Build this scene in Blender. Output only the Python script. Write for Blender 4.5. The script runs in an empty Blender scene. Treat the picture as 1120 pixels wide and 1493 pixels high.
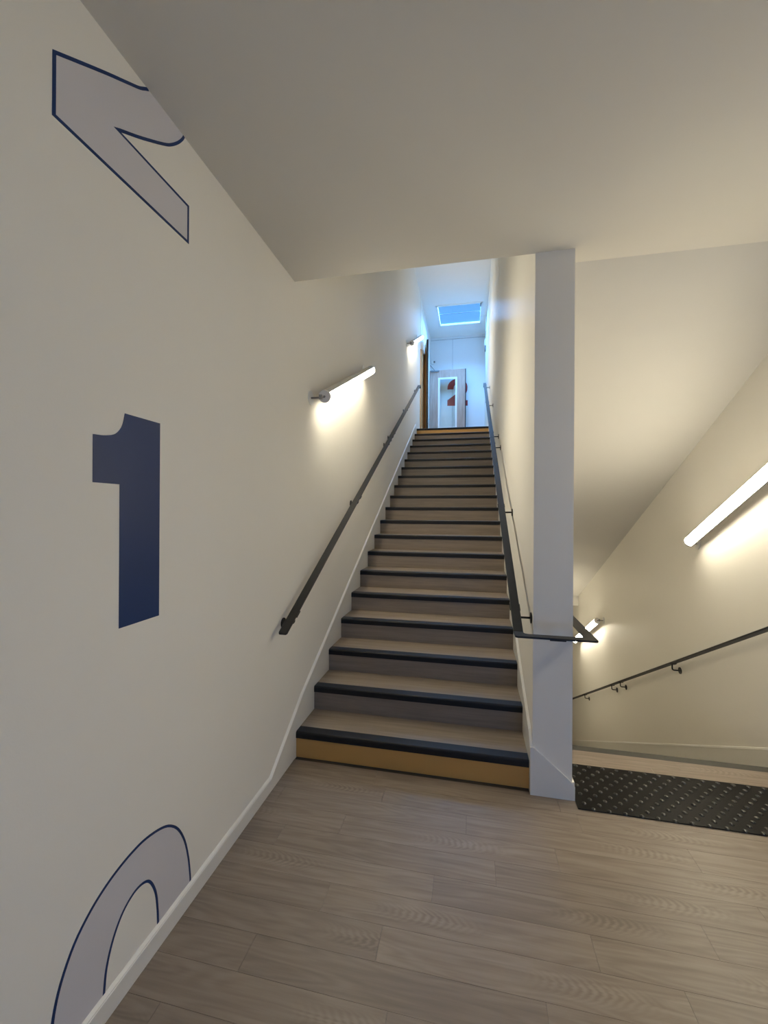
import bpy, bmesh, math, random
from mathutils import Vector, Matrix
from mathutils.geometry import tessellate_polygon

random.seed(7)
scene = bpy.context.scene
COL = scene.collection
PI = math.pi

# ------------------------------------------------------------------ camera
F_PX, YAW, ROLL = 599.956, 0.207981, 0.005967
cam_data = bpy.data.cameras.new('camera')
cam_data.sensor_fit = 'HORIZONTAL'
cam_data.sensor_width = 36.0
cam_data.lens = 36.0 * F_PX / 1120.0
cam_data.clip_start = 0.02
camera = bpy.data.objects.new('camera', cam_data)
COL.objects.link(camera)
fwd = Vector((-math.sin(YAW), math.cos(YAW), 0))
rgt0 = Vector((math.cos(YAW), math.sin(YAW), 0))
up0 = Vector((0, 0, 1))
rgt = rgt0 * math.cos(ROLL) + up0 * math.sin(ROLL)
upv = up0 * math.cos(ROLL) - rgt0 * math.sin(ROLL)
m = Matrix.Identity(4)
for i in range(3):
    m[i][0], m[i][1], m[i][2] = rgt[i], upv[i], -fwd[i]
m.translation = Vector((1.06335, -2.40774, 1.53743))
camera.matrix_world = m
scene.camera = camera

# ------------------------------------------------------------------ world, daylight, exposure
scene.view_settings.view_transform = 'Standard'
scene.view_settings.look = 'None'
scene.view_settings.gamma = 1.0
scene.view_settings.use_curve_mapping = False
scene.view_settings.exposure = 0.08
world = bpy.data.worlds.new('sky')
scene.world = world
world.use_nodes = True
wn = world.node_tree.nodes
wn['Background'].inputs[0].default_value = (0.135, 0.45, 1.0, 1)
wn['Background'].inputs[1].default_value = 1.0
scene.cycles.max_bounces = 12
scene.cycles.diffuse_bounces = 8
scene.cycles.glossy_bounces = 4
scene.cycles.transparent_max_bounces = 8
scene.cycles.sample_clamp_indirect = 4.0

LAMP_POWER = 50.0
LAMP_COLOR = (1.0, 0.905, 0.70)


def light(name, kind, energy, color, loc, rot, **kw):
    d = bpy.data.lights.new(name, kind)
    d.energy = energy
    d.color = color
    for k, v in kw.items():
        setattr(d, k, v)
    o = bpy.data.objects.new(name, d)
    o.location = loc
    o.rotation_euler = rot
    COL.objects.link(o)
    return o


# broad blue daylight of the whole sky, falling in through the roof light
light('sky_daylight', 'SUN', 78.0, (0.14, 0.44, 1.0), (0.8, 7.4, 12), (math.radians(-12), 0, 0), angle=math.radians(120))
# daylight outside the glazed opening in the wall behind the viewer
light('window_daylight', 'AREA', 22.0, (0.20, 0.42, 1.0), (2.05, -4.75, 0.55), (math.radians(90), 0, 0),
      shape='RECTANGLE', size=1.4, size_y=0.9)

# ------------------------------------------------------------------ dimensions (metres)
R_, T_ = 0.16, 0.30178          # riser, going
W_ = 1.389                      # clear width of the stair going up
SL = R_ / T_
H_ = 2.96                       # ceiling of the landing
XL = -0.012                     # left wall face
XM0, XM1 = 1.401, 1.604         # dividing wall faces
XR = 2.98                       # right wall face
TOP_Y = 19 * T_
YD = 0.53                       # edge of the landing at the flight going down
YEND = 8.55
Z2 = 3.2                        # upper floor
ZC2 = 6.16                      # upper ceiling


# ------------------------------------------------------------------ helpers
def to_obj(name, bm, mat, parent=None, smooth=False, loc=None):
    bmesh.ops.recalc_face_normals(bm, faces=bm.faces)
    me = bpy.data.meshes.new(name)
    if loc is not None:
        bmesh.ops.translate(bm, verts=bm.verts, vec=-Vector(loc))
    bm.to_mesh(me)
    bm.free()
    if mat:
        me.materials.append(mat)
    if smooth:
        for p in me.polygons:
            p.use_smooth = True
    o = bpy.data.objects.new(name, me)
    COL.objects.link(o)
    if parent is not None:
        o.parent = parent
    if loc is not None:
        o.location = loc
    return o


def add_box(bm, x0, x1, y0, y1, z0, z1, bevel=0.0):
    vs = [bm.verts.new((x, y, z)) for x in (x0, x1) for y in (y0, y1) for z in (z0, z1)]
    fs = []
    for q in ((0, 1, 3, 2), (4, 6, 7, 5), (0, 4, 5, 1), (2, 3, 7, 6), (0, 2, 6, 4), (1, 5, 7, 3)):
        fs.append(bm.faces.new([vs[i] for i in q]))
    if bevel > 0:
        es = list({e for f in fs for e in f.edges})
        bmesh.ops.bevel(bm, geom=es, offset=bevel, segments=2, affect='EDGES', profile=0.6)
    return bm


def boxes(*bs, bevel=0.0):
    bm = bmesh.new()
    for b in bs:
        add_box(bm, *b, bevel=bevel)
    return bm


def add_prism(bm, pts, axis, a0, a1):
    """polygon in the plane across `axis`, extruded from a0 to a1; pts are the two other coordinates in order"""
    def P(u, v, a):
        return {'x': (a, u, v), 'y': (u, a, v), 'z': (u, v, a)}[axis]
    lo = [bm.verts.new(P(u, v, a0)) for u, v in pts]
    hi = [bm.verts.new(P(u, v, a1)) for u, v in pts]
    n = len(pts)
    bm.faces.new(lo)
    bm.faces.new(hi[::-1])
    for i in range(n):
        j = (i + 1) % n
        bm.faces.new((lo[i], hi[i], hi[j], lo[j]))
    return bm


def prism(pts, axis, a0, a1):
    return add_prism(bmesh.new(), pts, axis, a0, a1)


def add_cyl(bm, p0, p1, r, n=20, r2=None):
    p0, p1 = Vector(p0), Vector(p1)
    d = (p1 - p0)
    rot = d.to_track_quat('Z', 'Y').to_matrix().to_4x4()
    mt = Matrix.Translation((p0 + p1) / 2) @ rot
    bmesh.ops.create_cone(bm, cap_ends=True, segments=n, radius1=r, radius2=r if r2 is None else r2,
                          depth=d.length, matrix=mt)
    return bm


def add_tube(bm, path, r, n=12):
    """round tube through the points of path"""
    path = [Vector(p) for p in path]
    rings = []
    prev = None
    for i, p in enumerate(path):
        t = (path[min(i + 1, len(path) - 1)] - path[max(i - 1, 0)]).normalized()
        if prev is None:
            a = t.orthogonal().normalized()
        else:
            a = (prev - t * prev.dot(t)).normalized()
        prev = a
        b = t.cross(a)
        rings.append([bm.verts.new(p + (a * math.cos(2 * PI * k / n) + b * math.sin(2 * PI * k / n)) * r) for k in range(n)])
    for A, B in zip(rings, rings[1:]):
        for k in range(n):
            bm.faces.new((A[k], A[(k + 1) % n], B[(k + 1) % n], B[k]))
    bm.faces.new(rings[0][::-1])
    bm.faces.new(rings[-1])
    return bm


def struct(name, bm, mat, parent=None):
    o = to_obj(name, bm, mat, parent)
    if parent is None:
        o['kind'] = 'structure'
    return o


def tag(o, label, cat, group=None):
    o['label'] = label
    o['category'] = cat
    if group:
        o['group'] = group
    return o


def thing(name, loc, label, cat, group=None):
    o = bpy.data.objects.new(name, None)
    o.empty_display_size = 0.1
    COL.objects.link(o)
    o.location = loc
    tag(o, label, cat, group)
    return o


def part(name, bm, mat, parent, smooth=False):
    """a part modelled in world coordinates, parented to a thing that only has a location"""
    base = Vector((0, 0, 0))
    p = parent
    while p is not None:
        base += p.location
        p = p.parent
    bmesh.ops.translate(bm, verts=bm.verts, vec=-base)
    return to_obj(name, bm, mat, parent, smooth)


# ------------------------------------------------------------------ materials
def new_mat(name):
    mt = bpy.data.materials.new(name)
    mt.use_nodes = True
    nt = mt.node_tree
    return mt, nt, nt.nodes, nt.links, nt.nodes['Principled BSDF']


def paint(name, color, rough=0.5, spec=0.5, vary=0.03, bump=0.02, scale=180.0, blotch=1.3):
    mt, nt, N, L, b = new_mat(name)
    tc = N.new('ShaderNodeTexCoord')
    n1 = N.new('ShaderNodeTexNoise'); n1.inputs['Scale'].default_value = blotch; n1.inputs['Detail'].default_value = 4
    L.new(tc.outputs['Object'], n1.inputs['Vector'])
    mix = N.new('ShaderNodeMix'); mix.data_type = 'RGBA'
    mix.inputs['A'].default_value = (*[c * (1 - vary) for c in color], 1)
    mix.inputs['B'].default_value = (*[min(1, c * (1 + vary)) for c in color], 1)
    L.new(n1.outputs['Fac'], mix.inputs['Factor'])
    L.new(mix.outputs['Result'], b.inputs['Base Color'])
    b.inputs['Roughness'].default_value = rough
    b.inputs['Specular IOR Level'].default_value = spec
    if bump > 0:
        n2 = N.new('ShaderNodeTexNoise'); n2.inputs['Scale'].default_value = scale; n2.inputs['Detail'].default_value = 3
        L.new(tc.outputs['Object'], n2.inputs['Vector'])
        bp = N.new('ShaderNodeBump'); bp.inputs['Strength'].default_value = bump; bp.inputs['Distance'].default_value = 0.004
        L.new(n2.outputs['Fac'], bp.inputs['Height'])
        L.new(bp.outputs['Normal'], b.inputs['Normal'])
    return mt


def wood(name, dark, light_, axis='x', rough=0.42, spec=0.4, tint=0.10, ring=0.35, figure=False):
    """vinyl oak: long grain along one axis, arched figure, each piece shifted and tinted by its own random number"""
    mt, nt, N, L, b = new_mat(name)
    tc = N.new('ShaderNodeTexCoord')
    oi = N.new('ShaderNodeObjectInfo')
    off = N.new('ShaderNodeVectorMath'); off.operation = 'SCALE'
    cmb = N.new('ShaderNodeCombineXYZ')
    for k in range(3):
        L.new(oi.outputs['Random'], cmb.inputs[k])
    L.new(cmb.outputs[0], off.inputs[0]); off.inputs['Scale'].default_value = 37.0
    add = N.new('ShaderNodeVectorMath'); add.operation = 'ADD'
    L.new(tc.outputs['Object'], add.inputs[0]); L.new(off.outputs[0], add.inputs[1])
    mp = N.new('ShaderNodeMapping')
    mp.inputs['Scale'].default_value = {'x': (1.2, 22, 22), 'y': (22, 1.2, 22), 'z': (22, 22, 1.2)}[axis]
    L.new(add.outputs[0], mp.inputs['Vector'])
    n1 = N.new('ShaderNodeTexNoise'); n1.inputs['Scale'].default_value = 1.6; n1.inputs['Detail'].default_value = 6
    n1.inputs['Roughness'].default_value = 0.62
    L.new(mp.outputs[0], n1.inputs['Vector'])
    mp2 = N.new('ShaderNodeMapping')
    mp2.inputs['Scale'].default_value = {'x': (1.0, 9, 9), 'y': (9, 1.0, 9), 'z': (9, 9, 1.0)}[axis]
    L.new(add.outputs[0], mp2.inputs['Vector'])
    n3 = N.new('ShaderNodeTexNoise'); n3.inputs['Scale'].default_value = 0.9; n3.inputs['Detail'].default_value = 2
    L.new(mp2.outputs[0], n3.inputs['Vector'])
    mul = N.new('ShaderNodeMath'); mul.operation = 'MULTIPLY'; mul.inputs[1].default_value = 16.0
    L.new(n3.outputs['Fac'], mul.inputs[0])
    sn = N.new('ShaderNodeMath'); sn.operation = 'SINE'
    mul2 = N.new('ShaderNodeMath'); mul2.operation = 'MULTIPLY'; mul2.inputs[1].default_value = 6.0
    L.new(mul.outputs[0], mul2.inputs[0]); L.new(mul2.outputs[0], sn.inputs[0])
    rg = N.new('ShaderNodeMath'); rg.operation = 'MULTIPLY_ADD'
    rg.inputs[1].default_value = ring * 0.22; L.new(sn.outputs[0], rg.inputs[0]); L.new(n1.outputs['Fac'], rg.inputs[2])
    if figure:
        # nested arches of a flat-sawn board on some of the planks
        def math_(op, a, b_=None):
            q = N.new('ShaderNodeMath'); q.operation = op
            for i, v in enumerate((a, b_)):
                if v is None:
                    continue
                if isinstance(v, (int, float)):
                    q.inputs[i].default_value = v
                else:
                    L.new(v, q.inputs[i])
            return q.outputs[0]
        sep = N.new('ShaderNodeSeparateXYZ'); L.new(tc.outputs['Object'], sep.inputs[0])
        X, Y = sep.outputs[0], sep.outputs[1]
        rnd = oi.outputs['Random']
        cx = math_('MULTIPLY', math_('SUBTRACT', math_('FRACT', math_('MULTIPLY', rnd, 57.0)), 0.5), 0.8)
        dx = math_('SUBTRACT', X, cx)
        u = math_('ADD', math_('ADD', dx, math_('MULTIPLY', math_('MULTIPLY', Y, Y), 34.0)), math_('MULTIPLY', n1.outputs['Fac'], 0.075))
        wv = math_('SINE', math_('MULTIPLY', u, 215.0))
        mx_ = math_('MAXIMUM', math_('SUBTRACT', 1.0, math_('MULTIPLY', math_('ABSOLUTE', dx), 4.2)), 0.0)
        my_ = math_('MAXIMUM', math_('SUBTRACT', 1.0, math_('MULTIPLY', math_('ABSOLUTE', Y), 21.0)), 0.0)
        on = math_('GREATER_THAN', math_('FRACT', math_('MULTIPLY', rnd, 13.0)), 0.45)
        fg = math_('MULTIPLY', math_('MULTIPLY', math_('MULTIPLY', wv, mx_), math_('MULTIPLY', my_, on)), 0.22)
        rg_out = math_('ADD', rg.outputs[0], fg)
    else:
        rg_out = rg.outputs[0]
    ramp = N.new('ShaderNodeValToRGB')
    ramp.color_ramp.elements[0].position = 0.28; ramp.color_ramp.elements[0].color = (*dark, 1)
    ramp.color_ramp.elements[1].position = 0.72; ramp.color_ramp.elements[1].color = (*light_, 1)
    L.new(rg_out, ramp.inputs['Fac'])
    hs = N.new('ShaderNodeHueSaturation')
    mr = N.new('ShaderNodeMapRange')
    mr.inputs['To Min'].default_value = 1 - tint; mr.inputs['To Max'].default_value = 1 + tint
    L.new(oi.outputs['Random'], mr.inputs['Value']); L.new(mr.outputs[0], hs.inputs['Value'])
    L.new(ramp.outputs['Color'], hs.inputs['Color'])
    L.new(hs.outputs['Color'], b.inputs['Base Color'])
    b.inputs['Roughness'].default_value = rough
    b.inputs['Specular IOR Level'].default_value = spec
    bp = N.new('ShaderNodeBump'); bp.inputs['Strength'].default_value = 0.06; bp.inputs['Distance'].default_value = 0.003
    L.new(rg.outputs[0], bp.inputs['Height']); L.new(bp.outputs['Normal'], b.inputs['Normal'])
    return mt


M_wall = paint('wall_paint', (0.83, 0.805, 0.745), rough=0.42, spec=0.45, bump=0.05)
M_wall_left = paint('wall_paint_matt', (0.83, 0.805, 0.745), rough=0.6, spec=0.01, bump=0.05)
M_wall_gloss = paint('wall_paint_satin', (0.83, 0.805, 0.745), rough=0.30, spec=0.00006, bump=0.012)
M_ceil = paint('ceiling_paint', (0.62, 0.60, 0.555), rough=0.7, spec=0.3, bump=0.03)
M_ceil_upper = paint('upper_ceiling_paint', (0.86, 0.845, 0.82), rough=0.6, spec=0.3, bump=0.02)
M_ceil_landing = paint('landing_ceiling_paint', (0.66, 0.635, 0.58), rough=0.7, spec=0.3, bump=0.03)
M_trim = paint('skirting_paint', (0.76, 0.75, 0.71), rough=0.32, spec=0.5, bump=0.0, vary=0.01)
M_bead_lit = paint('skirting_edge_lit', (0.86, 0.85, 0.82), rough=0.35, spec=0.5, bump=0.0, vary=0.01)  # skirting paint made paler, standing in for light on the top bevel
M_panel = paint('white_panel', (0.78, 0.79, 0.80), rough=0.4, bump=0.02, vary=0.01)
M_floor = wood('vinyl_plank', (0.210, 0.167, 0.135), (0.300, 0.246, 0.202), 'x', rough=0.42, tint=0.08, figure=True)
M_tread = wood('vinyl_tread', (0.235, 0.190, 0.150), (0.350, 0.290, 0.235), 'x', rough=0.42, tint=0.05, ring=0.1)
M_riser = wood('vinyl_riser', (0.190, 0.153, 0.122), (0.275, 0.225, 0.182), 'x', rough=0.45, tint=0.05, ring=0.1)
M_joint = paint('floor_joint', (0.05, 0.042, 0.035), rough=0.7, bump=0)
M_gold = paint('gold_riser', (0.56, 0.31, 0.09), rough=0.45, vary=0.03, bump=0.0)
M_nosing = paint('black_rubber', (0.010, 0.010, 0.011), rough=0.45, spec=0.3, vary=0.1, bump=0.04, scale=300)
M_nosing_grey = paint('grey_rubber', (0.050, 0.048, 0.044), rough=0.5, vary=0.05, bump=0.03, scale=300)
M_stud = paint('stud_rubber', (0.012, 0.0115, 0.011), rough=0.22, spec=0.6, bump=0.0)
M_mat = paint('mat_rubber', (0.008, 0.0075, 0.007), rough=0.45, spec=0.13, vary=0.25, bump=0.02, blotch=4)
M_rail = paint('rail_black', (0.014, 0.015, 0.017), rough=0.45, spec=0.25, vary=0.05, bump=0.0)
M_navy = paint('navy_vinyl', (0.008, 0.030, 0.120), rough=0.42, spec=0.3, vary=0.03, bump=0.0)
M_lilac = paint('pale_lilac_vinyl', (0.63, 0.615, 0.65), rough=0.45, vary=0.01, bump=0.0)
M_red = paint('red_vinyl', (0.36, 0.022, 0.020), rough=0.45, vary=0.02, bump=0.0)
M_lamp_body = paint('lamp_housing', (0.55, 0.53, 0.49), rough=0.4, bump=0.0, vary=0.01)
M_cap = paint('lamp_cap', (0.88, 0.86, 0.82), rough=0.5, bump=0.0, vary=0.01)
M_steel = paint('lamp_bracket_metal', (0.30, 0.29, 0.28), rough=0.3, bump=0.0, vary=0.02)
M_white = paint('white_plastic', (0.80, 0.80, 0.79), rough=0.35, bump=0.0, vary=0.01)
M_grey = paint('grey_plastic', (0.18, 0.19, 0.20), rough=0.4, bump=0.0, vary=0.01)
M_door = wood('door_laminate', (0.34, 0.225, 0.175), (0.53, 0.39, 0.32), 'z', rough=0.42, tint=0.02, ring=0.1)
M_oak = wood('oak_lining', (0.52, 0.30, 0.12), (0.66, 0.42, 0.20), 'z', rough=0.42, tint=0.03, ring=0.2)
M_edge = paint('door_edge', (0.012, 0.012, 0.016), rough=0.5, bump=0.0)
M_cover = paint('joint_line', (0.30, 0.32, 0.36), rough=0.6, bump=0.0)


def glass_mat(name, tint, rough=0.05):
    mt, nt, N, L, b = new_mat(name)
    N.remove(b)
    out = N['Material Output']
    tr = N.new('ShaderNodeBsdfTransparent'); tr.inputs[0].default_value = (*tint, 1)
    gl = N.new('ShaderNodeBsdfGlossy'); gl.inputs['Roughness'].default_value = rough
    fr = N.new('ShaderNodeFresnel'); fr.inputs[0].default_value = 1.45
    mx = N.new('ShaderNodeMixShader')
    ge = N.new('ShaderNodeNewGeometry')
    ma = N.new('ShaderNodeMath'); ma.operation = 'MULTIPLY_ADD'; ma.inputs[1].default_value = -1.0; ma.inputs[2].default_value = 1.0
    L.new(ge.outputs['Backfacing'], ma.inputs[0])
    mb = N.new('ShaderNodeMath'); mb.operation = 'MULTIPLY'
    L.new(fr.outputs[0], mb.inputs[0]); L.new(ma.outputs[0], mb.inputs[1])
    L.new(mb.outputs[0], mx.inputs[0]); L.new(tr.outputs[0], mx.inputs[1]); L.new(gl.outputs[0], mx.inputs[2])
    L.new(mx.outputs[0], out.inputs['Surface'])
    return mt


M_glass = glass_mat('door_glass', (0.93, 0.97, 0.96), 0.25)
M_roofglass = glass_mat('roof_glass', (0.97, 0.985, 1.0))
M_roofglass2 = glass_mat('roof_glass_clear', (1.0, 1.0, 1.0))
M_roofbar = paint('roof_bar', (0.16, 0.20, 0.26), rough=0.5, bump=0.0)

M_emit, _nt, _N, _L, _b = new_mat('lamp_diffuser')
_b.inputs['Base Color'].default_value = (0.8, 0.8, 0.8, 1)
_b.inputs['Emission Color'].default_value = (*LAMP_COLOR, 1)
_b.inputs['Emission Strength'].default_value = LAMP_POWER

# ------------------------------------------------------------------ floor, walls, ceiling
floor = struct('floor', boxes((-0.2, XR + 0.15, -4.4, -2.3, -0.2, 0.0), (-0.2, XM1, -2.3, 0.03, -0.2, -0.004),
                              (XM1, XR + 0.15, -2.3, YD - 0.07, -0.2, -0.004)), M_joint)
# planks run across the landing, 127 mm wide and 993 mm long, staggered
PW, PL = 0.127, 0.993
anchor = {0: 1.60, 1: 1.05, 2: 1.447, 3: 1.175, 4: 0.92, 5: 0.505, 6: 0.752, 7: 0.31}
for k in range(-5, 18):
    y1 = -0.147 - PW * k
    y0 = y1 - PW
    y1 = min(y1, YD - 0.066)
    if y1 - y0 < 0.01:
        continue
    ax = anchor.get(k, random.uniform(0, PL))
    xlo, xhi = (XL, XR)
    if y1 > 0.0:
        xlo = XM1
    x = ax - PL * 6
    while x < xhi:
        a, b_ = max(x, xlo), min(x + PL, xhi)
        yy1 = min(y1, 0.0) if (a < XM1 and y1 > 0) else y1
        if b_ - a > 0.02:
            g = 0.0005
            c = ((a + b_) / 2, (y0 + yy1) / 2, 0)
            bm = bmesh.new()
            add_box(bm, a + g, b_ - g, y0 + g, yy1 - g, -0.004, 0.0)
            to_obj('plank', bm, M_floor, floor, loc=c)
        x += PL
upper_floor = struct('floor', boxes((-0.4, XM0 + 0.1, TOP_Y + 0.058, YEND + 0.3, Z2 - 0.2, Z2)), M_tread)
struct('floor', boxes((XM1 - 0.1, XR + 0.15, YD + 19 * T_ + 0.0, 8.7, -3.4, -3.2)), M_tread)

# left wall in three sheets with narrow open joints, on a backing
struct('wall_left', boxes((-0.25, -0.040, -4.4, 8.8, -0.3, 6.19), (-0.040, XL, -4.4, 6.335, -0.2, 6.19),
                          (-0.040, XL, 6.362, 6.728, 2.9, 6.19), (-0.040, XL, 6.752, 8.8, 2.9, 6.19)), M_wall_left)
# dividing wall between the two flights: its end is the white pier
struct('wall_middle', boxes((XM0, XM1, -0.034, 8.8, -3.4, 3.9), (XM0, XM1, -0.034, 3.083, 3.9, 6.19),
                            (XM0 + 0.012, XM1, 3.083, 3.097, 3.9, 6.19), (XM0, XM1, 3.097, 8.8, 3.9, 6.19)), M_wall_gloss)
struct('wall_right', boxes((XR, XR + 0.2, -4.4, 9.0, -3.4, 3.3)), M_wall)
# wall behind the viewer, with a low glazed opening
struct('wall_back', boxes((-0.25, 1.35, -4.6, -4.3, -0.2, 3.3), (2.75, XR + 0.2, -4.6, -4.3, -0.2, 3.3),
                          (1.35, 2.75, -4.6, -4.3, 1.0, 3.3), (1.35, 2.75, -4.6, -4.3, -0.2, 0.1)), M_wall)
win = struct('window_1', boxes((1.35, 2.75, -4.5, -4.44, 0.1, 0.15), (1.35, 2.75, -4.5, -4.44, 0.95, 1.0),
                               (1.35, 1.40, -4.5, -4.44, 0.15, 0.95), (2.70, 2.75, -4.5, -4.44, 0.15, 0.95),
                               (2.025, 2.075, -4.5, -4.44, 0.15, 0.95)), M_white)
for xa, xb in ((1.40, 2.025), (2.075, 2.70)):
    to_obj('pane', boxes((xa, xb, -4.475, -4.465, 0.15, 0.95)), M_roofglass, win)

# landing ceiling, then the sloping soffit above the flight going down
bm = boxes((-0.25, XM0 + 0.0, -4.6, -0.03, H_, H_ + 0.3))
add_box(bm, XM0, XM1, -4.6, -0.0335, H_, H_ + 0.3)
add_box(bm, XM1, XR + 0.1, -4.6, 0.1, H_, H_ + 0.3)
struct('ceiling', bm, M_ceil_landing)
bm = bmesh.new()
zs = lambda y: H_ - SL * (y - 0.1)
add_prism(bm, [(0.1, H_), (5.6, zs(5.6)), (5.6, -0.14), (8.8, -0.14), (8.8, 0.2), (5.9, 0.2), (0.3, H_ + 0.3), (0.1, H_ + 0.3)],
          'x', XM1, XR + 0.1)
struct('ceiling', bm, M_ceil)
struct('wall_front', boxes((XM1 - 0.1, XR + 0.2, 8.3, 8.5, -3.4, 0.2)), M_wall)
# upper ceiling with the roof light opening (1 m square) and its upstand
SX0, SX1, SY0, SY1, SH = 0.275, 1.282, 6.86, 7.868, 0.03
struct('ceiling', boxes((-0.25, SX0, -0.2, 8.8, ZC2, ZC2 + SH), (SX1, XM1, -0.2, 8.8, ZC2, ZC2 + SH),
                        (SX0, SX1, -0.2, SY0, ZC2, ZC2 + SH), (SX0, SX1, SY1, 8.8, ZC2, ZC2 + SH)), M_ceil_upper)
struct('wall_inner', boxes((-0.25, XM1, -0.25, -0.031, H_ + 0.3, ZC2 + SH)), M_wall)
# roof light: white frame round the opening, two glass leaves meeting in a low fold
YM = SY0 + 0.56
sky = struct('window_2', boxes((SX0 - 0.02, SX0 + 0.03, SY0, SY1, ZC2 - 0.012, ZC2 + SH),
                               (SX1 - 0.03, SX1 + 0.02, SY0, SY1, ZC2 - 0.012, ZC2 + SH),
                               (SX0 - 0.02, SX1 + 0.02, SY0 - 0.02, SY0 + 0.03, ZC2 - 0.012, ZC2 + SH),
                               (SX0 - 0.02, SX1 + 0.02, SY1 - 0.03, SY1 + 0.02, ZC2 - 0.012, ZC2 + SH)), M_white)
for ya, yb_, za, zb in ((SY0, YM, 0.0, 0.05), (YM, SY1, 0.05, 0.0)):
    to_obj('pane', prism([(ya, ZC2 + SH + za), (yb_, ZC2 + SH + zb), (yb_, ZC2 + SH + zb + 0.008), (ya, ZC2 + SH + za + 0.008)], 'x', SX0 - 0.02, SX1 + 0.02),
           M_roofglass if ya < YM else M_roofglass2, sky)
to_obj('glazing_bar', boxes((SX0, SX1, YM - 0.008, YM + 0.008, ZC2 + SH + 0.036, ZC2 + SH + 0.05)), M_roofbar, sky)
to_obj('hinge', boxes((SX1 - 0.05, SX1 - 0.02, SY0 + 0.03, SY0 + 0.14, ZC2 - 0.03, ZC2 - 0.012)), M_grey, sky)

# end wall of the upper landing in two sheets with a joint, and a cover strip under the ceiling
we = struct('wall_end', boxes((-0.25, XM1, YEND + 0.012, YEND + 0.25, 2.9, 6.19)), M_cover)
to_obj('panel', boxes((XL, 0.568, YEND, YEND + 0.012, Z2, 6.09)), M_panel, we)
to_obj('panel', boxes((0.574, XM0, YEND, YEND + 0.012, Z2, 6.09)), M_panel, we)
to_obj('cover_strip', boxes((XL, XM0, YEND - 0.006, YEND + 0.012, 6.10, ZC2)), M_panel, we)

# ------------------------------------------------------------------ skirtings
SKT = 0.012
bm = bmesh.new()
add_prism(bm, [(-4.3, 0.0), (-0.321, 0.0), (-0.321, 0.066), (-0.33, 0.070), (-4.3, 0.070)], 'x', XL, 0.0)
add_prism(bm, [(-0.321, 0.0), (0.0, -0.1), (TOP_Y, 3.0), (TOP_Y + 0.058, 3.2), (5.62, 3.258), (0.75, 0.688), (0.1, 0.346), (0.0, 0.278), (-0.321, 0.062)],
          'x', XL, 0.0)
struct('baseboard_left', bm, M_trim)
# small bead on the left skirting's top edge, coloured paler for the light it catches
def bead(pth, xw, sgn, depth, h):
    """bevelled top edge of a skirting: proud at its foot, back to the wall at its top"""
    bm = bmesh.new()
    rows = [[bm.verts.new((x, y, z + dz)) for x, dz in ((xw, -h), (xw + sgn * depth, -h), (xw + sgn * depth, -h * 0.8), (xw + sgn * 0.002, 0.0), (xw, 0.0))] for y, z in pth]
    for A, B in zip(rows, rows[1:]):
        for i in range(5):
            bm.faces.new((A[i], A[(i + 1) % 5], B[(i + 1) % 5], B[i]))
    bm.faces.new(rows[0]); bm.faces.new(rows[-1][::-1])
    return bm


pth = [(-4.3, 0.078), (-0.325, 0.078), (0.0, 0.290), (0.1, 0.355), (0.75, 0.697), (5.62, 3.266)]
struct('trim_1', bead(pth, XL, 1, SKT + 0.0015, 0.014), M_bead_lit)

bm = bmesh.new()      # right side of the stair, returning round the pier and down the other flight
add_prism(bm, [(-0.034, -0.1), (TOP_Y, 3.0), (TOP_Y + 0.058, 3.2), (5.62, 3.225), (0.5, 0.51), (0.03, 0.318), (-0.034, 0.258)], 'x', W_, XM0)
struct('baseboard_middle', bm, M_trim)
bm = bmesh.new()
add_prism(bm, [(W_, 0.0), (XM1 + 0.013, 0.0), (XM1 + 0.013, 0.072), (XM1, 0.092), (XM0 + 0.012, 0.254), (XM0, 0.258), (W_, 0.258)], 'y', -0.046, -0.034)
add_prism(bm, [(-0.034, -0.004), (YD - 0.2, -0.004), (YD + 0.1, -0.20), (6.2, -3.4), (6.2, -2.93), (YD - 0.1, 0.09), (-0.034, 0.09)], 'x', XM1, XM1 + 0.013)
struct('baseboard_pier', bm, M_trim)
bm = bmesh.new()
add_prism(bm, [(-4.3, 0.0), (YD - 0.2, 0.0), (YD + 0.1, -0.25), (6.2, -3.4), (6.2, -2.888), (0.68, 0.04), (0.60, 0.08), (-4.3, 0.08)], 'x', XR - SKT, XR)
struct('baseboard_right', bm, M_trim)
struct('trim_2', bead([(-4.3, 0.088), (0.60, 0.088), (0.68, 0.048), (6.2, -2.880)], XR, -1, SKT + 0.003, 0.020), M_bead_lit)
struct('trim_3', bead([(-0.034, 0.262), (0.03, 0.326), (0.5, 0.518), (5.62, 3.232)], XM0, -1, SKT + 0.0015, 0.014), M_bead_lit)

# ------------------------------------------------------------------ staircase going up
def nosing_pts(yf, z, depth=0.072, drop=0.040):
    r = 0.011
    pts = [(yf + depth, z - 0.006), (yf + 0.012, z - 0.012), (yf + 0.012, z - drop), (yf, z - drop)]
    for i in range(5):
        a = PI - i * PI / 8
        pts.append((yf + r + r * math.cos(a), z - r + r * math.sin(a)))
    pts.append((yf + depth, z))
    return pts


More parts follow.
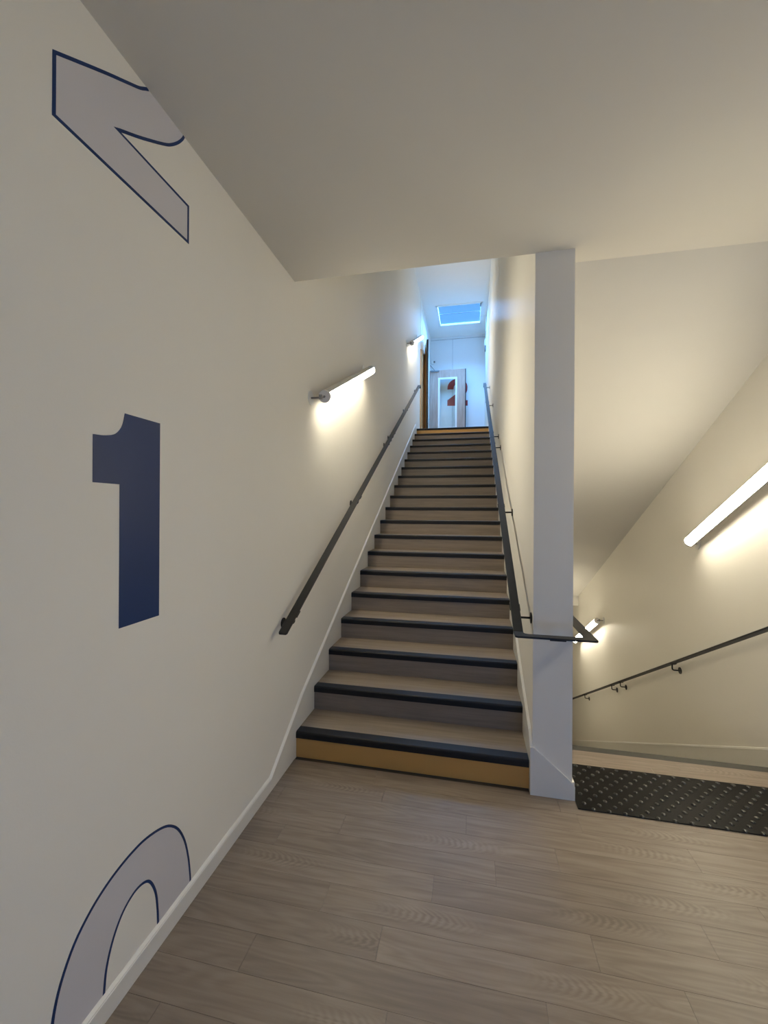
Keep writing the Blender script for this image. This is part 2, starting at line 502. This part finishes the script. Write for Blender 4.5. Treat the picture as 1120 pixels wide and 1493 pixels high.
st = thing('staircase', (0, 0, 0), 'wood-effect staircase climbing ahead with black nosings and yellow first and last risers', 'staircase')
for k in range(1, 21):
    yf, z = (k - 1) * T_, k * R_
    part('nosing', prism(nosing_pts(yf, z), 'x', 0.0, W_), M_nosing, st)
    rz = boxes((0.0, W_, yf + 0.006, yf + 0.022, z - R_, z - 0.012))
    if k in (1, 20):
        o = part('riser', rz, M_gold, st)
        o['label'] = 'ochre yellow riser'
    else:
        cz = ((0.7, yf, z - 0.08))
        o = to_obj('riser', rz, M_riser, st, loc=cz)
    if k < 20:
        c = (0.7, yf + 0.2, z)
        to_obj('tread', boxes((0.0, W_, yf + 0.072, yf + T_ + 0.006, z - 0.03, z)), M_tread, st, loc=c)
    else:
        to_obj('tread', boxes((0.0, W_, yf + 0.022, yf + 0.058, z - 0.03, z - 0.012)), M_tread, st, loc=(0.7, yf, z))

# ------------------------------------------------------------------ staircase going down
sd = thing('staircase', (XM1, YD, 0), 'staircase going down on the right beyond the studded mat, grey nosing at its top', 'staircase')
SX, EX = XM1 + 0.013, XR - SKT
for j in range(0, 20):
    yf, z = YD + j * T_, -j * R_
    # the front of step j faces away from the viewer
    pts = [(2 * yf - y, zz) for y, zz in nosing_pts(yf, z, 0.066, 0.04)]
    part('nosing', prism(pts, 'x', SX, EX), M_nosing_grey if j == 0 else M_nosing, sd)
    part('riser', boxes((SX, EX, yf - 0.022, yf - 0.006, z - R_, z - 0.012)), M_riser, sd)
    if j > 0:
        part('tread', boxes((SX, EX, yf - T_ - 0.006, yf - 0.066, z - 0.03, z)), M_tread, sd)

# ------------------------------------------------------------------ tactile mat
mat_o = thing('tactile_mat', (1.60, -0.105, 0), 'black rubber warning mat with raised studs on the floor at the descending stair', 'mat')
bm = bmesh.new()
add_box(bm, XM1 + 0.0135, XR - SKT - 0.001, -0.108, 0.296, 0.0, 0.006, bevel=0.002)
part('base', bm, M_mat, mat_o)
sb = bmesh.new()
rings = [(0.0125, 0.0), (0.0118, 0.003), (0.0085, 0.0055), (0.0045, 0.0066), (0.0, 0.0069)]
prev = None
for r, h in rings:
    cur = [sb.verts.new((r * math.cos(2 * PI * i / 10), r * math.sin(2 * PI * i / 10), h)) for i in range(10)] if r > 0 else [sb.verts.new((0, 0, h))]
    if prev:
        for i in range(10):
            if len(cur) > 1:
                sb.faces.new((prev[i], prev[(i + 1) % 10], cur[(i + 1) % 10], cur[i]))
            else:
                sb.faces.new((prev[i], prev[(i + 1) % 10], cur[0]))
    prev = cur
stud_me = bpy.data.meshes.new('stud')
bmesh.ops.recalc_face_normals(sb, faces=sb.faces)
if sum(f.normal.z for f in sb.faces) < 0:
    bmesh.ops.reverse_faces(sb, faces=sb.faces)
sb.to_mesh(stud_me); sb.free()
stud_me.materials.append(M_stud)
for p in stud_me.polygons:
    p.use_smooth = True
for r in range(11):
    y = 0.272 - 0.0373 * r
    x = 2.294 - 0.075 * 9 + (0.0375 if r % 2 else 0)
    while x < XR - 0.03:
        if x > XM1 + 0.03:
            s = bpy.data.objects.new('stud', stud_me)
            COL.objects.link(s)
            s.parent = mat_o
            s.location = Vector((x, y, 0.0058)) - mat_o.location
        x += 0.0751

# ------------------------------------------------------------------ handrails
def bar_along(bm, pts, x0, x1, t=0.010):
    """flat bar, x0..x1 wide, following (y, z of its top) points; closed solid"""
    n = len(pts)
    nor = []
    for i in range(n):
        a = Vector(pts[max(i - 1, 0)]); c = Vector(pts[min(i + 1, n - 1)])
        d = (c - a).normalized()
        nor.append(Vector((-d.y, d.x)) if d.x >= 0 else Vector((d.y, -d.x)))
    up = [Vector(p) for p in pts]
    lo = [p - q * t for p, q in zip(up, nor)]
    vs = [[bm.verts.new((x, p.x, p.y)) for x in (x0, x1)] for p in up]
    ws = [[bm.verts.new((x, p.x, p.y)) for x in (x0, x1)] for p in lo]
    for i in range(n - 1):
        bm.faces.new((vs[i][0], vs[i][1], vs[i + 1][1], vs[i + 1][0]))
        bm.faces.new((ws[i][0], ws[i + 1][0], ws[i + 1][1], ws[i][1]))
        bm.faces.new((vs[i][0], vs[i + 1][0], ws[i + 1][0], ws[i][0]))
        bm.faces.new((vs[i][1], ws[i][1], ws[i + 1][1], vs[i + 1][1]))
    bm.faces.new((vs[0][0], ws[0][0], ws[0][1], vs[0][1]))
    bm.faces.new((vs[-1][0], vs[-1][1], ws[-1][1], ws[-1][0]))
    return bm


def bevel_sharp(bm, off=0.003, seg=2):
    bmesh.ops.recalc_face_normals(bm, faces=bm.faces)
    es = [e for e in bm.edges if len(e.link_faces) == 2 and e.calc_face_angle(0) > 0.6]
    bmesh.ops.bevel(bm, geom=es, offset=off, segments=seg, affect='EDGES', profile=0.5, clamp_overlap=True)
    return bm


def bracket(parent, xw, xc, y, zt, sgn, slope):
    """wall bracket: rose on the wall at xw, bent arm, pad under the bar whose underside is at height zt"""
    zp = zt - 0.058
    br = part('bracket', add_cyl(bmesh.new(), (xc, y, zt - 0.012), (xc, y, zt + 0.002), 0.007, 12), M_rail, parent)
    ins = 0.018
    path = [(xw, y, zp), (xc - sgn * ins, y, zp)]
    for i in range(1, 6):
        a = i / 5 * PI / 2
        path.append((xc - sgn * ins + sgn * ins * math.sin(a), y, zp + ins * (1 - math.cos(a))))
    path.append((xc, y, zt - 0.002))
    part('arm', add_tube(bmesh.new(), path, 0.006, 10), M_rail, br, True)
    part('rose', add_cyl(bmesh.new(), (xw, y, zp), (xw + sgn * 0.006, y, zp), 0.030, 24), M_rail, br)
    bm = bmesh.new()
    dy = 0.022
    add_prism(bm, [(y - dy, zt - slope * dy - 0.005), (y + dy, zt + slope * dy - 0.005), (y + dy, zt + slope * dy + 0.001), (y - dy, zt - slope * dy + 0.001)],
              'x', xc - 0.0285, xc + 0.0285)
    part('pad', bm, M_rail, br)


# left rail of the flight going up
PLL = 1.040
lx0, lx1 = 0.032, 0.085
hl = thing('handrail', (0, 0, 0.9), 'straight black flat-bar handrail along the left wall of the staircase', 'handrail')
zt = lambda y: PLL + SL * y
bm = bmesh.new()
rr = 0.011
pl = [(lx0 + rr - rr * math.sin(a), -0.318 + rr - rr * math.cos(a)) for a in [i * PI / 8 for i in range(4, -1, -1)]]
pl += [(lx1 - rr + rr * math.sin(a), -0.318 + rr - rr * math.cos(a)) for a in [i * PI / 8 for i in range(0, 5)]]
pl += [(lx1, 2.78), (lx0, 2.78)]
add_prism(bm, pl, 'z', -0.0113, 0.0)
for v in bm.verts:
    v.co.z += zt(v.co.y)
part('bar', bevel_sharp(bm), M_rail, hl)
bm = bar_along(bmesh.new(), [(2.782, zt(2.782)), (5.66, zt(5.66)), (5.685, zt(5.685) - 0.012), (5.69, zt(5.66) - 0.06)], lx0, lx1)
part('bar', bevel_sharp(bm), M_rail, hl)
for y in (-0.165, 1.21, 2.65, 2.91, 4.14, 5.45):
    bracket(hl, XL, (lx0 + lx1) / 2, y, zt(y) - 0.0115, 1, SL)

# right rail: down the stair, level round the front of the pier, level again and down the other flight
PLR, ZL = 1.000, 0.918
rx0, rx1 = 1.286, 1.335
qx0, qx1 = 1.622, 1.675
hr = thing('handrail', (1.31, 0, 0.9), 'black handrail wrapping level around the front of the white pier', 'handrail')
zr = lambda y: PLR + SL * y
yb = (ZL - PLR) / SL
bm = bar_along(bmesh.new(), [(yb, ZL), (2.74, zr(2.74))], rx0, rx1)
part('bar', bevel_sharp(bm), M_rail, hr)
bm = bar_along(bmesh.new(), [(2.742, zr(2.742)), (5.70, zr(5.70)), (5.73, zr(5.70) - 0.004), (5.74, zr(5.70) - 0.075)], rx0, rx1)
part('bar', bevel_sharp(bm), M_rail, hr)
yf0, yf1 = -0.245, -0.192
bm = bmesh.new()
add_prism(bm, [(rx0, yb), (rx0, yf0 + 0.012), (rx0 + 0.004, yf0 + 0.004), (rx0 + 0.012, yf0), (qx1 - 0.012, yf0), (qx1 - 0.004, yf0 + 0.004), (qx1, yf0 + 0.012),
               (qx1, YD - 0.12), (qx0, YD - 0.12), (qx0, yf1), (rx1 + 0.02, yf1), (rx1 + 0.006, yf1 + 0.006), (rx1, yf1 + 0.02), (rx1, yb)], 'z', ZL - 0.010, ZL)
o = part('return_bar', bevel_sharp(bm, 0.0025), M_rail, hr)
ydn = YD - 0.12
zd = lambda y: ZL - SL * (y - ydn)
bm = bar_along(bmesh.new(), [(ydn, ZL), (6.1, zd(6.1))], qx0, qx1)
part('bar', bevel_sharp(bm), M_rail, hr)
for y in (0.03, 1.15, 2.58, 2.95, 4.37, 5.60):
    bracket(hr, XM0, (rx0 + rx1) / 2, y, zr(y) - 0.0115, -1, SL)
for y in (1.6, 3.2, 4.8):
    bracket(hr, XM1, (qx0 + qx1) / 2, y, zd(y) - 0.0115, 1, -SL)
bm = bmesh.new()      # pad and stem holding the level length to the pier
add_box(bm, 1.452, 1.528, -0.240, -0.197, ZL - 0.016, ZL - 0.009, bevel=0.002)
br = part('bracket', bm, M_rail, hr)
part('arm', add_tube(bmesh.new(), [(1.49, -0.034, 0.862), (1.49, -0.215, ZL - 0.014)], 0.005, 10), M_rail, br, True)
part('rose', add_cyl(bmesh.new(), (1.49, -0.039, 0.862), (1.49, -0.034, 0.862), 0.011, 20), M_rail, br)

# rail on the right wall of the flight going down
PLD = 1.160
dx0, dx1 = 2.885, 2.940
hd = thing('handrail', (2.91, 0, 0.9), 'black handrail on the right wall sloping down with the lower flight', 'handrail')
zq = lambda y: PLD - SL * y
bm = bar_along(bmesh.new(), [(0.20, 1.05), (0.25, zq(0.25)), (3.42, zq(3.42))], dx0, dx1)
part('bar', bevel_sharp(bm), M_rail, hd)
bm = bar_along(bmesh.new(), [(3.422, zq(3.422)), (6.2, zq(6.2))], dx0, dx1)
part('bar', bevel_sharp(bm), M_rail, hd)
for y in (0.55, 1.91, 3.26, 3.58, 4.88):
    bracket(hd, XR, (dx0 + dx1) / 2, y, zq(y) - 0.0115, -1, -SL)

# ------------------------------------------------------------------ tube lamps
def tube_lamp(p0, p1, out, xw, label, aim=None):
    """p0 lower end, p1 upper end of the tube axis; out = +1 / -1, the side it stands off its wall"""
    p0, p1 = Vector(p0), Vector(p1)
    d = (p1 - p0).normalized()
    r = 0.041
    lamp = thing('wall_lamp', p0, label, 'lamp', 'tube lamps on the stair walls')
    ox = Vector((out, 0, 0))
    dn = d.cross(ox).normalized()
    if dn.z > 0:
        dn = -dn
    def at(a, rr):
        return ox * math.cos(a) * rr + dn * math.sin(a) * rr
    c0, half = (math.radians(35), math.radians(68)) if out > 0 else (math.radians(20), math.radians(74))
    if aim:
        c0, half = math.radians(aim[0]), math.radians(aim[1])
    def sector(a0, a1, rr, q0, q1, n):
        bm = bmesh.new()
        A = [bm.verts.new(q0 + at(a0 + (a1 - a0) * i / n, rr)) for i in range(n + 1)]
        B = [bm.verts.new(q1 + at(a0 + (a1 - a0) * i / n, rr)) for i in range(n + 1)]
        for i in range(n):
            bm.faces.new((A[i], A[i + 1], B[i + 1], B[i]))
        bm.faces.new([A[0], B[0], B[-1], A[-1]])
        bm.faces.new(A); bm.faces.new(B[::-1])
        return bm
    e = 0.022
    q0, q1 = p0 + d * e, p1 - d * e
    part('diffuser', sector(c0 - half, c0 + half, r, q0, q1, 22), M_emit, lamp)
    part('housing', sector(c0 + half, c0 + 2 * PI - half, r, q0, q1, 14), M_lamp_body, lamp)
    for a, b, sg in ((p0, q0, -1), (p1, q1, 1)):
        cap = part('end_cap', add_cyl(bmesh.new(), a, b, r + 0.0012, 28), M_cap, lamp)
        part('gland', add_cyl(bmesh.new(), a + d * sg * 0.010, a, 0.008, 14), M_steel, cap)
    for b, sg in ((p0, -1), (p1, 1)):
        c = b + d * sg * 0.030
        wall = Vector((xw, c.y, c.z))
        br = part('bracket', add_cyl(bmesh.new(), wall, wall + ox * 0.006, 0.048, 28), M_white, lamp)
        part('arm', add_tube(bmesh.new(), [wall, c - ox * 0.012, c - d * sg * 0.006], 0.006, 10), M_steel, br, True)
        part('clamp', add_box(bmesh.new(), c.x - 0.011 - 0.016 * out, c.x + 0.011 - 0.016 * out, c.y - 0.010, c.y + 0.010, c.z - 0.012, c.z + 0.018, bevel=0.002), M_steel, br)
    return lamp


tube_lamp((0.078, 0.262, 2.325), (0.078, 1.60, 2.962), 1, XL, 'glowing white tube lamp on the left stair wall, nearer of the two')
tube_lamp((0.078, 4.46, 4.385), (0.078, 5.77, 5.03), 1, XL, 'small distant tube lamp high on the left wall near the upper doorway')
tube_lamp((2.902, 1.60, 1.292), (2.902, 0.29, 1.985), -1, XR, 'large bright tube lamp on the right wall cut by the photo edge')
tube_lamp((2.902, 5.50, -0.745), (2.902, 4.19, -0.05), -1, XR, 'bright tube lamp low in the lower flight, partly behind the wrapped handrail')

tube_lamp((2.902, 0.20, 2.20), (2.902, -0.85, 2.20), -1, XR, 'added unseen fill lamp, a level tube on the landing right wall', aim=(38, 62))  # unseen fixture added to fill the landing with warm light

# ------------------------------------------------------------------ wall numerals
def smooth_pts(pts, n=6):
    """Catmull-Rom through the points"""
    out = []
    P = [Vector(p) for p in pts]
    for i in range(len(P) - 1):
        a = P[i - 1] if i else P[i] * 2 - P[i + 1]
        b, c = P[i], P[i + 1]
        d = P[i + 2] if i + 2 < len(P) else c * 2 - b
        for k in range(n):
            t = k / n
            out.append(0.5 * ((2 * b) + (c - a) * t + (2 * a - 5 * b + 4 * c - d) * t * t + (3 * b - a - 3 * c + d) * t ** 3))
    out.append(P[-1])
    return [tuple(v) for v in out]


def ribbon(bm, pts, w, axis, a0, a1):
    P = [Vector(p) for p in pts]
    L, Rr = [], []
    for i, p in enumerate(P):
        d0 = (p - P[i - 1]).normalized() if i else (P[1] - p).normalized()
        d1 = (P[i + 1] - p).normalized() if i + 1 < len(P) else d0
        n0, n1 = Vector((-d0.y, d0.x)), Vector((-d1.y, d1.x))
        nn = (n0 + n1)
        nn = nn.normalized()
        s = min(1.0 / max(nn.dot(n0), 0.35), 2.6)
        L.append(p + nn * s * w / 2); Rr.append(p - nn * s * w / 2)
    for i in range(len(P) - 1):
        add_prism(bm, [tuple(L[i]), tuple(L[i + 1]), tuple(Rr[i + 1]), tuple(Rr[i])], axis, a0, a1)
    return bm


def flat_poly(pts, axis, a0, a1):
    bm = bmesh.new()
    def P(u, v, a):
        return (a, u, v) if axis == 'x' else (u, a, v)
    lo = [bm.verts.new(P(u, v, a0)) for u, v in pts]
    hi = [bm.verts.new(P(u, v, a1)) for u, v in pts]
    for t in tessellate_polygon([[Vector((u, v, 0)) for u, v in pts]]):
        bm.faces.new([lo[i] for i in t]); bm.faces.new([hi[i] for i in t[::-1]])
    n = len(pts)
    for i in range(n):
        j = (i + 1) % n
        bm.faces.new((lo[i], hi[i], hi[j], lo[j]))
    return bm


one = [(-1.151, 1.845), (-1.151, 1.168), (-1.320, 1.168), (-1.320, 1.619), (-1.414, 1.619), (-1.414, 1.759)] + \
      smooth_pts([(-1.414, 1.759), (-1.380, 1.7615), (-1.345, 1.770), (-1.325, 1.785), (-1.311, 1.808), (-1.302, 1.845)], 5)[1:]
o = to_obj('wall_numeral', flat_poly(one, 'x', XL, XL + 0.0012), M_navy)
tag(o, 'solid navy blue numeral 1 on the left wall', 'wall graphic')

two_lo = smooth_pts([(-1.338, 2.713), (-1.26, 2.760), (-1.200, 2.799), (-1.150, 2.833), (-1.112, 2.862), (-1.074, 2.902), (-1.048, 2.938), (-1.037, 2.9598)], 5)
two_hi = smooth_pts([(-1.214, 2.9598), (-1.228, 2.948), (-1.252, 2.927), (-1.30, 2.895), (-1.388, 2.837), (-1.533, 2.737)], 5)
outline2 = two_hi + [(-1.533, 2.573), (-1.011, 2.575)] + [(-1.011, 2.713)] + two_lo
wn2 = thing('wall_numeral', (XL, -1.3, 2.57), 'pale numeral 2 in navy outline, cut off by the ceiling on the left wall', 'wall graphic')
part('fill', flat_poly(outline2, 'x', XL, XL + 0.0008), M_lilac, wn2)
part('outline', ribbon(bmesh.new(), outline2, 0.0095, 'x', XL, XL + 0.0014), M_navy, wn2)

z_out = smooth_pts([(-1.527, 0.071), (-1.526, 0.13), (-1.520, 0.195), (-1.500, 0.262), (-1.462, 0.328), (-1.412, 0.373), (-1.360, 0.400), (-1.305, 0.416), (-1.250, 0.423),
                    (-1.200, 0.421), (-1.137, 0.405), (-1.090, 0.380), (-1.046, 0.334), (-1.010, 0.263), (-0.988, 0.180), (-0.978, 0.11), (-0.975, 0.071)], 4)
z_in = smooth_pts([(-1.367, 0.071), (-1.358, 0.146), (-1.334, 0.213), (-1.297, 0.262), (-1.250, 0.284), (-1.207, 0.277), (-1.180, 0.250), (-1.158, 0.195), (-1.149, 0.13), (-1.146, 0.071)], 5)
wn0 = thing('wall_numeral', (XL, -1.25, 0.07), 'pale numeral 0 in navy outline rising from the left skirting board', 'wall graphic')
part('fill', flat_poly(z_out + z_in[::-1], 'x', XL, XL + 0.0008), M_lilac, wn0)
part('outline', ribbon(bmesh.new(), z_out, 0.0085, 'x', XL, XL + 0.0014), M_navy, wn0)
part('outline', ribbon(bmesh.new(), z_in, 0.0085, 'x', XL, XL + 0.0014), M_navy, wn0)

# red 2 on the end wall of the upper landing
YN = YEND - 0.0012
def arc(cx, cz, rx, rz, a0, a1, n):
    return [(cx + rx * math.cos(math.radians(a0 + (a1 - a0) * i / n)), cz + rz * math.sin(math.radians(a0 + (a1 - a0) * i / n))) for i in range(n + 1)]
red2 = [(0.440, 4.345), (0.966, 4.325), (0.966, 4.470), (0.70, 4.475)] + \
       smooth_pts([(0.70, 4.475), (0.80, 4.545), (0.90, 4.63), (0.950, 4.72), (0.958, 4.82)], 4)[1:] + \
       arc(0.700, 4.815, 0.258, 0.235, 0, 180, 18)[1:] + [(0.440, 4.775), (0.600, 4.772)] + \
       arc(0.700, 4.80, 0.100, 0.105, 180, 0, 10)[1:] + \
       smooth_pts([(0.800, 4.79), (0.775, 4.73), (0.70, 4.67), (0.60, 4.605), (0.440, 4.492)], 4)[1:]
o = to_obj('wall_numeral', flat_poly(red2, 'y', YN, YEND), M_red)
tag(o, 'red numeral 2 on the end wall, seen through the door glass', 'wall graphic')

# ------------------------------------------------------------------ doors of the upper landing
dl = struct('door_1', boxes((0.0, 0.918, 8.30, 8.345, Z2 + 0.008, Z2 + 0.2)), M_door)   # bottom rail, the rest added below
bm = boxes((0.0, 0.225, 8.30, 8.345, Z2 + 0.2, 5.215), (0.69, 0.900, 8.30, 8.345, Z2 + 0.008, 5.215),
           (0.225, 0.69, 8.30, 8.345, Z2 + 0.2, Z2 + 0.5), (0.225, 0.69, 8.30, 8.345, 5.0, 5.215))
o = to_obj('leaf', bm, M_door, dl)
to_obj('edge', boxes((0.900, 0.922, 8.297, 8.348, Z2 + 0.008, 5.215)), M_edge, dl)
vf = to_obj('vision_frame', boxes((0.215, 0.262, 8.288, 8.30, 3.69, 5.015), (0.655, 0.700, 8.288, 8.30, 3.69, 5.015),
                                  (0.262, 0.655, 8.288, 8.30, 3.69, 3.735), (0.262, 0.655, 8.288, 8.30, 4.965, 5.015)), M_white, dl)
to_obj('pane', boxes((0.225, 0.69, 8.318, 8.326, 3.70, 5.0)), M_glass, vf)
cl = to_obj('door_closer', boxes((0.03, 0.24, 8.27, 8.299, 5.17, 5.205)), M_grey, dl)
bm = bmesh.new()
add_tube(bm, [(0.13, 8.27, 5.20), (0.02, 8.24, 5.33)], 0.008, 8)
to_obj('closer_arm', bm, M_grey, cl)

d2 = struct('door_2', boxes((-0.02, 0.0, 6.70, 6.72, Z2 + 0.01, Z2 + 0.02)), M_oak)
hx, hy, fx, fy = 0.000, 7.24, 0.125, 6.70
dv = Vector((fx - hx, fy - hy)).normalized(); nv = Vector((-dv.y, dv.x))
def leaf_poly(s0, s1, t=0.040):
    a = Vector((hx, hy)); L_ = (Vector((fx, fy)) - a).length
    p, q = a + dv * L_ * s0, a + dv * L_ * s1
    return [tuple(p), tuple(q), tuple(q - nv * t), tuple(p - nv * t)]
to_obj('leaf', prism(leaf_poly(0, 0.97), 'z', Z2 + 0.01, 5.36), M_oak, d2)
to_obj('edge', prism(leaf_poly(0.97, 1.0), 'z', Z2 + 0.01, 5.365), M_edge, d2)
to_obj('architrave', boxes((XL, 0.012, 6.345, 6.66, Z2, 5.02)), M_oak, d2)
cl2 = to_obj('door_closer', boxes((XL, 0.05, 6.40, 6.68, 5.03, 5.20)), M_white, d2)

# ------------------------------------------------------------------ small fittings of the upper landing
sn = thing('wall_sensor', (0.06, YEND, 5.5), 'small white wall sensor above the hinge corner of the glazed door', 'sensor')
part('body', boxes((0.03, 0.075, YEND - 0.06, YEND, 5.46, 5.53), bevel=0.006), M_white, sn)
part('lens', boxes((0.075, 0.115, YEND - 0.06, YEND - 0.02, 5.50, 5.53), bevel=0.004), M_grey, sn)
sw = thing('emergency_light', (XM0, 8.0, 5.6), 'small white wall unit high on the right wall of upper landing', 'wall unit')
part('body', boxes((XM0 - 0.035, XM0, 7.86, 8.10, 5.60, 5.76), bevel=0.006), M_white, sw)
part('lower_cover', boxes((XM0 - 0.028, XM0, 7.88, 8.02, 5.50, 5.60), bevel=0.004), M_grey, sw)
cr = thing('skylight_rod', (1.34, 7.45, 6.1), 'thin white operating rod from roof window to the right wall', 'rod')
part('horizontal_arm', add_tube(bmesh.new(), [(1.27, 7.47, 6.138), (XM0, 7.47, 6.138)], 0.009, 8), M_white, cr)
part('conduit', add_tube(bmesh.new(), [(XM0 - 0.012, 7.50, 6.15), (XM0 - 0.012, 7.50, 5.78)], 0.010, 8), M_white, cr)
